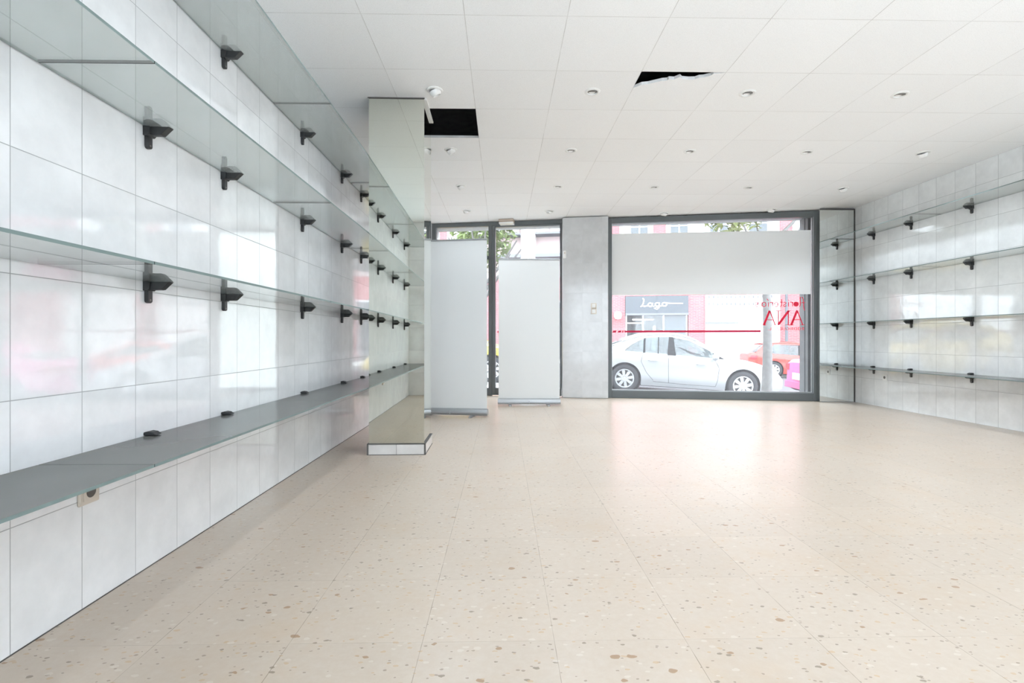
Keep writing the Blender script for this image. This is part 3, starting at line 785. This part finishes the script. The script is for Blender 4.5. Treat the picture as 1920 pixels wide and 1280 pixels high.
# wall lamp on the bricks, left of the shop
wl = empty('wall_lantern', front(3.05, OB, 2.1), ROTF, 'round white lamp on the bricks beside the clothes shop', 'wall lamp')
g = G(); g.lathe([(.0, -.22), (.14, -.18), (.20, 0), (.15, .15), (.0, .2)], 16, Matrix.Translation((0, -.22, 0))); g.build('globe', M['win_frame'], wl, smooth=True)
g = G(); g.box(-.05, .05, -.1, 0, -.06, .06); g.build('mount', M['ledge'], wl)

# pale building seen through the door
pb = empty('street_building', front(1.95, OB), ROTF, 'pale rendered building with a white column and balconies, beyond the glass door', 'building')
def px_(s0, s1, z0, z1, o0, o1, mat, name, par=None):
    g = G(); g.box(s0 - 1.95, s1 - 1.95, o0, o1, z0, z1); return g.build(name, mat, par or pb)
px_(-16, 1.94, 4.1, 12, 0.3, 8, M['rose'], 'upper_wall')
px_(-16, 1.94, -2, 4.1, 0.3, 8, M['brick'], 'ground_wall')
px_(-1.82, -1.10, -1.0, 12, -.25, .3, plain('white_column_paint', (.80, .80, .80), .7), 'column')
px_(-6.20, -5.80, 4.0, 12, .0, .3, M['brick'], 'brick_strip'); px_(-5.78, -5.0, 4.0, 12, -.05, .3, M['cream'], 'white_panel')
for s0, s1 in ((-5.0, -1.84), (-1.08, 1.9)):
    px_(s0, s1, 5.08, 5.25, -.4, .3, M['ledge'], 'ledge')
    px_(s0, s1, 6.22, 6.30, -.5, .3, M['ledge'], 'balcony_edge')
    n = 4
    for i in range(n):
        a = s0 + (s1 - s0) * i / n + .06; b = s0 + (s1 - s0) * (i + 1) / n - .06
        f = px_(a, b, 6.34, 6.95, -.45, -.40, M['shutter'], 'balcony_panel')
    px_(s0, s1, 6.95, 7.02, -.48, -.38, M['ledge'], 'balcony_rail')
for a, b in ((-.9, .25), (.4, 1.75)):
    f = px_(a, b, -.4, 2.9, .22, .3, M['win_frame'], 'window'); px_(a + .08, b - .08, -.3, 2.8, .18, .22, M['dark_pane'], 'pane', f)

# street lamp post in front of the far bricks
lp = empty('street_lamp', front(10.85, 17.62, zs(10.85) + .12), ROTF, 'grey street lamp post on the far pavement', 'street lamp')
g = G(); g.tube([(0, 0, 0), (0, 0, .9), (0, 0, .95), (0, 0, 5.6)], [.11, .10, .075, .055], 14); g.build('post', M['greyfas'], lp, smooth=True)
g = G(); g.tube([(0, 0, 5.5), (0, -.3, 5.9), (0, -1.0, 6.0)], .035, 8); g.build('arm', M['greyfas'], lp)
g = G(); g.lathe([(0, .1), (.16, .06), (.2, 0), (0, -.05)], 16, Matrix.Translation((0, -1.05, 5.95))); g.build('lamp_head', M['greyfas'], lp, smooth=True)

# ------------------------------------------------------------------ street trees
M['bark'] = plain('grey_bark', (.15, .145, .14), .9, .1, var=.5, scale=14, bump=.6)
M['leaf'] = plain('green_leaves', (.17, .22, .085), .6, .3, var=.4, scale=3)
M['leaf2'] = plain('yellow_green_leaves', (.22, .25, .10), .6, .3, var=.4, scale=3)
def tree(s, o, label, r, crown, nleaf, seed, mat, lean=0.0):
    rnd = random.Random(seed); z0 = zs(s) + .10
    e = empty('street_tree', front(s, o, z0), ROTF, label, 'tree', 'trees on the pavement outside')
    top = crown[2] - z0
    g = G(); pts = [(lean * t + .02 * math.sin(5 * t), .02 * math.cos(4 * t), top * t) for t in [i / 8 for i in range(9)]]
    g.tube(pts, [r * (1.25 if i == 0 else 1.0 - .045 * i) for i in range(9)], 16)
    for k in range(6):
        a = rnd.uniform(0, 2 * PI); h = rnd.uniform(.72, .95); p = Vector((lean * h, 0, top * h))
        q = p + Vector((math.cos(a) * .5, math.sin(a) * .5, .5)); q2 = q + Vector((math.cos(a) * .35, math.sin(a) * .35, .45))
        g.tube([p, q, q2], [r * .5, r * .32, r * .15], 8)
    g.build('trunk', M['bark'], e, smooth=True)
    g = G(); cx, cy_, cz, ra, rb, rc_ = crown
    # crown = (s offset, o offset, base z, radius s, radius o, height)
    for i in range(nleaf):
        while True:
            u = Vector((rnd.uniform(-1, 1), rnd.uniform(-1, 1), rnd.uniform(-1, 1)))
            if .25 < u.length < 1: break
        c = Vector((cx + u.x * ra, cy_ + u.y * rb, cz - z0 + rc_ / 2 + u.z * rc_ / 2))
        L = rnd.uniform(.07, .13); W_ = L * .42
        R = Matrix.Rotation(rnd.uniform(0, 2 * PI), 3, 'Z') @ Matrix.Rotation(rnd.uniform(-1.1, .4), 3, 'X') @ Matrix.Rotation(rnd.uniform(-.6, .6), 3, 'Y')
        vs = [(0, -L, 0), (W_, -.1 * L, .03 * L), (0, L, -.1 * L), (-W_, -.1 * L, .03 * L), (0, 0, -.12 * L)]
        g.add([R @ Vector(v) + c for v in vs], [(0, 1, 4), (1, 2, 4), (2, 3, 4), (3, 0, 4)])
    f = g.build('foliage', mat, e)
    return e
tree(5.05, 2.6, 'grey tree trunk in front of the silver car, leafy crown over the window', .098, (-.50, .1, 2.98, 1.0, .95, 2.6), 2600, 3, M['leaf2'])
tree(-.70, 2.9, 'leafy street tree beyond the glass door', .09, (.02, 0, 2.35, .78, .8, 2.9), 2300, 5, M['leaf'])

# ------------------------------------------------------------------ cars
def lerp_prof(pts, x):
    if x <= pts[0][0]: return pts[0][1]
    for (a, za), (b, zb) in zip(pts, pts[1:]):
        if x <= b:
            t = (x - a) / (b - a); return za + (zb - za) * t
    return pts[-1][1]
def smooth_prof(pts, x, h=.05): return sum(lerp_prof(pts, x + d * h) for d in (-2, -1, 0, 1, 2)) / 5
M['tyre'] = plain('tyre_rubber', (.030, .031, .033), .8, .3, var=.2)
M['rim'] = plain('alloy_wheel', (.52, .53, .54), .35, .5, .55)
M['carglass'] = glass_sheet('car_window_glass', (.62, .67, .67), .10, (.30, .32, .33))
M['carin'] = plain('car_upholstery', (.055, .058, .062), .8, .2)
M['liner'] = plain('wheel_arch_liner', (.018, .018, .019), .9, .1)
M['chrome'] = plain('bright_trim', (.62, .63, .64), .25, .5, .8)
M['seam'] = plain('panel_gap', (.05, .05, .052), .8)
M['plate'] = plain('number_plate', (.75, .75, .74), .5)
M['tail'] = plain('tail_lamp_red', (.40, .02, .03), .2)
M['lampc'] = plain('headlamp_lens', (.55, .57, .58), .12)

def car(name, loc, rot, roll, label, paint, spec):
    """local x towards the nose, y to the car's left, z up from the road; x = 0 at the rear axle"""
    wb, x0, x1 = spec['wb'], spec['x0'], spec['x1']
    deck, roof, W0 = spec['deck'], spec['roof'], spec['w']
    R = spec.get('r', .325); RA = R + .055
    e = bpy.data.objects.new(name, None); COL.objects.link(e); e.location = loc
    e.rotation_mode = 'XYZ'
    e.matrix_world = Matrix.Translation(loc) @ Matrix.Rotation(rot, 4, 'Z') @ Matrix.Rotation(roll, 4, 'Y')
    tag(e, label, 'car', 'cars parked in the street')
    zb = spec.get('belt', .93)
    def hw(x, z):
        t = (x - (x0 + x1) / 2) / ((x1 - x0) / 2)
        plan = 1 - .05 * abs(t) ** 2.5 - .22 * max(0, abs(t) - .72) ** 2 / .0784
        zz = W0 * (1 - .10 * max(0, (.42 - z) / .3) ** 1.5)
        if z > zb - .05: zz -= (z - zb + .05) * .40
        else: zz += .018 * math.exp(-((z - zb + .16) / .07) ** 2)
        return zz * plan
    # body shell
    xs = sorted(set([x0 + (x1 - x0) * i / 54 for i in range(55)] + [c + RA * math.cos(PI * k / 14) for c in (0, wb) for k in range(15)] + [c + sg * (RA + .003) for c in (0, wb) for sg in (-1, 1)]))
    def zl(x):
        for c in (0, wb):
            d = abs(x - c)
            if d <= RA + 1e-6: return R + math.sqrt(max(0, RA * RA - d * d))
        t0 = (x - x0) / .35; t1_ = (x1 - x) / .35
        return .19 + .14 * max(0, 1 - max(0, t0)) ** 2 + .12 * max(0, 1 - max(0, t1_)) ** 2
    rowsL = []; NV = 9
    for x in xs:
        za = zl(x); zt = max(smooth_prof(deck, x, .03), za + .02); r = []
        for k in range(NV):
            z = za + (zt - .035 - za) * k / (NV - 1); r.append((x, hw(x, z), z))
        h = hw(x, zt - .035)
        r += [(x, h - .020, zt - .012), (x, h - .06, zt)] + [(x, (h - .06) * q, zt + .022 * (1 - q * q)) for q in (.75, .5, .25, 0)]
        rowsL.append(r)
    g = G()
    full = [r + [(x, -y, z) for x, y, z in r[-2::-1]] for r in rowsL]
    g.sheet(full, flip=False)
    n = len(full[0])
    g.add(full[0], [tuple(range(n))]); g.add(full[-1], [tuple(range(n))[::-1]])
    g.build('body', paint, e, smooth=True)
    # cabin: roof skin, pillars and glass, on the same side surface
    rx0, rx1 = roof[0][0], roof[-1][0]
    g = G(); rr = []
    c0, c1 = spec['roof_x']
    for i in range(17):
        x = c0 + (c1 - c0) * i / 16; zt = smooth_prof(roof, x, .06); h = hw(x, zt - .05)
        rr.append([(x, sg * h * q, zt - .055 + .055 * (1 - abs(q) ** 3.2)) for sg, q in [(-1, 1), (-1, .93), (-1, .8), (-1, .5), (1, 0), (1, .5), (1, .8), (1, .93), (1, 1)]])
    g.sheet(rr); g.build('roof_panel', paint, e, smooth=True, solid=.03)
    def side_poly(nm, poly, mat, off, both=True, par=None, th=.012, sub=5):
        out = []
        for sg in ((-1, 1) if both else (-1,)):
            g = G(); pts = []
            for (a, b) in zip(poly, poly[1:] + poly[:1]):
                for k in range(sub): pts.append((a[0] + (b[0] - a[0]) * k / sub, a[1] + (b[1] - a[1]) * k / sub))
            outer = [(x, sg * (hw(x, z) + off), z) for x, z in pts]; inner = [(x, sg * (hw(x, z) + off - th), z) for x, z in pts]
            m_ = len(pts); cx = sum(p[0] for p in pts) / m_; cz = sum(p[1] for p in pts) / m_
            vs = outer + inner + [(cx, sg * (hw(cx, cz) + off), cz), (cx, sg * (hw(cx, cz) + off - th), cz)]
            fs = []
            for k in range(m_):
                j = (k + 1) % m_
                fs += [(k, j, 2 * m_), (m_ + j, m_ + k, 2 * m_ + 1), (k, m_ + k, m_ + j, j)]
            if sg > 0: fs = [f[::-1] for f in fs]
            g.add(vs, fs); out.append(g.build(nm, mat, par or e))
        return out
    for poly in spec['pillars']: side_poly('pillar', poly, paint, -.004)
    for poly in spec.get('dark_pillars', []): side_poly('pillar_trim', poly, M['liner'], .001)
    for poly in spec['glass']: side_poly('side_window', poly, M['carglass'], -.006, th=.006)
    for nm, (xa, xb) in (('windshield', spec['ws']), ('rear_window', spec['rw'])):
        g = G(); rr = []
        za, zt = smooth_prof(deck, xa, .03) - .005, smooth_prof(roof, xb, .04) - .012
        for i in range(7):
            t = i / 6; x = xa + (xb - xa) * t; z = za + (zt - za) * t + .04 * math.sin(PI * t); h = hw(x, min(z, zt)) - .035
            rr.append([(x + (0.0) * q, h * q, z - .03 * abs(q) ** 3) for q in (-1, -.6, -.2, .2, .6, 1)])
        g.sheet(rr); g.build(nm, M['carglass'], e, smooth=True, solid=.006)
    # wheels
    for c in (0, wb):
        for sg in (-1, 1):
            T = Matrix.Translation((c, sg * (W0 - .115), R)) @ Matrix.Rotation(-sg * PI / 2, 4, 'X')
            g = G(); g.lathe([(R * .66, -.09), (R * .9, -.105), (R * .985, -.085), (R, -.04), (R, .04), (R * .985, .085), (R * .9, .105), (R * .70, .098), (R * .66, .085)], 40, T)
            wh = g.build('wheel', M['tyre'], e, smooth=True)
            g = G(); g.lathe([(R * .66, .085), (R * .68, .100), (R * .62, .098), (R * .59, .075), (R * .58, -.07)], 40, T)
            ns = spec.get('spokes', 8)
            for k in range(ns):
                a = 2 * PI * k / ns + .2; Rk = T @ Matrix.Rotation(a, 4, 'Z')
                s = G(); s.prism([(.035, -.026), (R * .60, -.036), (R * .60, .036), (.035, .026)], .058, .086); s.xf(Rk); g.add(s.v, s.f)
            g.lathe([(R * .24, .06), (R * .24, .090), (R * .17, .094), (R * .15, .086), (0, .088)], 24, T)
            g.build('rim', M['rim'], wh)
            g = G(); g.lathe([(R * .57, .02), (R * .4, .03), (0, .03)], 24, T); g.build('brake_disc', M['lampd'], wh)
            g = G(); T2 = Matrix.Translation((c, sg * (W0 - .115), R)) @ Matrix.Rotation(-sg * PI / 2, 4, 'X')
            g.lathe([(RA + .01, .06), (RA + .01, -.14), (0, -.15)], 28, T2); g.build('wheel_arch', M['liner'], e)
    g = G(); g.box(x0 + .35, x1 - .4, -W0 + .16, W0 - .16, .17, .35); g.build('underbody', M['liner'], e)
    # seats and steering wheel seen through the glass
    sx0 = spec['seat']
    for x, y in ((sx0, .36), (sx0, -.36), (sx0 - .85, .36), (sx0 - .85, -.36)):
        g = G(); g.prism([(x - .26, .62), (x - .10, .62), (x - .22, 1.14), (x - .32, 1.12)], y - .24, y + .24, 'y'); g.prism([(x - .31, 1.14), (x - .22, 1.15), (x - .25, 1.31), (x - .32, 1.30)], y - .13, y + .13, 'y')
        g.build('seat', M['carin'], e, bevel=.03)
    T = Matrix.Translation((sx0 + .48, .36, zb + .04)) @ Matrix.Rotation(1.15, 4, 'Y')
    g = G(); g.tube([T @ Vector((.18 * math.cos(2 * PI * k / 20), .18 * math.sin(2 * PI * k / 20), 0)) for k in range(21)], .017, 8, cap=False); g.tube([T @ Vector((0, -.17, 0)), T @ Vector((0, .17, 0))], .02, 8)
    g.build('steering_wheel', M['carin'], e)
    # panel gaps, handles, mirrors, trim, lamps
    for pts in spec['gaps']:
        for sg in (-1, 1):
            g = G(); pp = []
            for (a, b) in zip(pts, pts[1:]):
                for k in range(6): pp.append((a[0] + (b[0] - a[0]) * k / 6, a[1] + (b[1] - a[1]) * k / 6))
            pp.append(pts[-1]); g.tube([(x, sg * (hw(x, z) - .001), z) for x, z in pp], .0045, 5); g.build('panel_gap', M['seam'], e)
    for x, z in spec['handles']:
        for sg in (-1, 1):
            g = G(); g.tube([(x - .10, sg * (hw(x, z) + .004), z), (x - .08, sg * (hw(x, z) + .030), z), (x + .08, sg * (hw(x, z) + .030), z - .003), (x + .10, sg * (hw(x, z) + .004), z - .004)], [.011, .015, .015, .011], 8); g.build('door_handle', paint, e, smooth=True)
    mx, mz = spec['mirror']
    for sg in (-1, 1):
        g = G(); T = Matrix.Translation((mx, sg * (hw(mx, mz) + .13), mz + .03)) @ Matrix.Diagonal((.075, .115, .082, 1))
        g.lathe([(.02, -1), (.55, -.85), (.9, -.4), (1, 0), (.9, .5), (.55, .85), (.02, 1)], 16, T); g.tube([(mx, sg * (hw(mx, mz) - .02), mz - .03), (mx, sg * (hw(mx, mz) + .08), mz - .01)], .022, 8)
        g.build('side_mirror', paint, e, smooth=True)
    for nm, poly, mat in spec['lamps']: side_poly(nm, poly, mat, .006, th=.02)
    xr = x0 - .006
    for nm, (ya, yb), (za, zb_), mat in spec['rear']:
        g = G(); g.box(xr - .012, xr + .04, ya, yb, za, zb_); g.build(nm, mat, e, bevel=.006)
    return e
M['paint_silver'] = plain('silver_car_paint', (.40, .405, .41), .28, .6, .25, var=.02)
M['paint_red'] = plain('red_car_paint', (.60, .045, .030), .25, .6, .0, var=.02)
M['paint_pink'] = plain('magenta_car_paint', (.62, .11, .27), .25, .6, .0, var=.02)
M['paint_yellow'] = plain('yellow_car_paint', (.62, .44, .05), .3, .6, .0, var=.02)
sedan = dict(wb=2.69, x0=-1.0, x1=3.62, w=.88, r=.33, belt=.93,
    deck=[(-1.0, .86), (-.93, .99), (-.6, 1.02), (0, 1.0), (.6, .99), (2.0, .95), (2.35, .95), (2.9, .885), (3.35, .76), (3.56, .62), (3.62, .48)],
    roof=[(-.45, 1.07), (-.1, 1.25), (.35, 1.41), (.8, 1.47), (1.15, 1.47), (1.5, 1.41), (1.85, 1.25), (2.3, .97)],
    roof_x=(-.10, 1.62),
    pillars=[[(-.62, .99), (-.05, .985), (.12, 1.14), (.42, 1.32), (.50, 1.42), (.20, 1.34), (-.14, 1.20)],
             [(.42, 1.32), (.75, 1.375), (1.15, 1.375), (1.45, 1.315), (1.60, 1.36), (1.15, 1.43), (.75, 1.44), (.50, 1.42)],
             [(1.45, 1.315), (1.85, 1.13), (2.25, .925), (2.42, .94), (2.00, 1.14), (1.60, 1.36)]],
    dark_pillars=[[(.96, .94), (1.16, .935), (1.10, 1.37), (1.00, 1.38)], [(.40, .965), (.45, .965), (.45, 1.32), (.41, 1.30)], [(.74, .955), (.76, .955), (.77, 1.37), (.75, 1.37)], [(2.0, .92), (2.25, .92), (2.0, 1.05)]],
    glass=[[(-.03, .985), (.42, .965), (.43, 1.32), (.14, 1.15)], [(.44, .965), (.98, .942), (1.02, 1.375), (.78, 1.375), (.46, 1.33)], [(1.13, .936), (2.22, .92), (1.85, 1.13), (1.45, 1.315), (1.12, 1.375)]],
    ws=(2.40, 1.60), rw=(-.62, -.06), seat=1.20,
    gaps=[[(.98, .94), (1.0, .60), (1.02, .28)], [(2.02, .92), (2.14, .70), (2.12, .42), (2.08, .27)], [(.40, .965), (.36, .76), (.50, .50), (.66, .33)], [(.66, .30), (1.4, .275), (2.08, .27)], [(2.36, .93), (2.9, .84), (3.3, .72)]],
    handles=[(.62, .80), (1.72, .77)], mirror=(2.02, .93),
    lamps=[('headlight', [(3.02, .66), (3.40, .60), (3.42, .68), (3.10, .80)], M['lampc']), ('tail_light', [(-.96, .72), (-.72, .74), (-.66, .90), (-.93, .90)], M['tail'])],
    rear=[('license_plate', (-.26, .26), (.52, .63), M['plate'])])
suv = dict(sedan); suv.update(dict(x1=3.52, deck=[(-1.0, .90), (-.93, 1.02), (-.6, 1.04), (0, 1.03), (.6, 1.02), (2.0, 1.0), (2.3, 1.02), (2.9, .96), (3.3, .84), (3.48, .68), (3.52, .5)],
    belt=.98, r=.34, roof=[(-.75, 1.2), (-.4, 1.45), (.2, 1.54), (.8, 1.57), (1.15, 1.56), (1.5, 1.49), (1.85, 1.31), (2.3, 1.03)], roof_x=(-.4, 1.62),
    pillars=[[(-.75, 1.02), (-.35, 1.02), (.0, 1.42), (.1, 1.5), (-.4, 1.42)], [(.0, 1.42), (.75, 1.46), (1.15, 1.45), (1.45, 1.39), (1.60, 1.44), (1.15, 1.52), (.75, 1.53), (.1, 1.5)], [(1.45, 1.39), (1.85, 1.20), (2.25, .98), (2.42, 1.0), (2.00, 1.22), (1.60, 1.44)]],
    dark_pillars=[[(.96, 1.0), (1.16, .995), (1.10, 1.45), (1.00, 1.46)]],
    glass=[[(-.33, 1.02), (.98, 1.0), (1.02, 1.45), (.02, 1.42)], [(1.13, .99), (2.22, .98), (1.85, 1.20), (1.45, 1.39), (1.12, 1.45)]], rw=(-.8, -.42), mirror=(2.02, 1.0)))
rear_sedan = dict(sedan); rear_sedan['rear'] = [('license_plate', (-.26, .26), (.50, .66), M['plate']), ('bumper', (-.72, .72), (.28, .44), M['paint_pink']), ('tail_light', (.52, .72), (.72, .88), M['tail']), ('tail_light', (-.72, -.52), (.72, .88), M['tail'])]
ROLL = -math.atan(SL) 
car('parked_car', front(2.43, 4.52 + .76, zs(2.43)), ROTF, ROLL, 'silver sedan parked outside the shop window', M['paint_silver'], sedan)
car('parked_car', front(9.48, 16.25 - .1, zs(9.48)), ROTF, ROLL, 'red crossover parked across the street, beyond the tree trunk', M['paint_red'], suv)
car('parked_car', front(7.62, 5.35, zs(7.62)), ROTF, ROLL, 'magenta car seen from behind, with a white plate, at the right window edge', M['paint_pink'], rear_sedan)
car('parked_car', front(-3.50, 5.30, zs(-3.5)), ROTF, ROLL, 'yellow car glimpsed through the glass door between the banners', M['paint_yellow'], sedan)
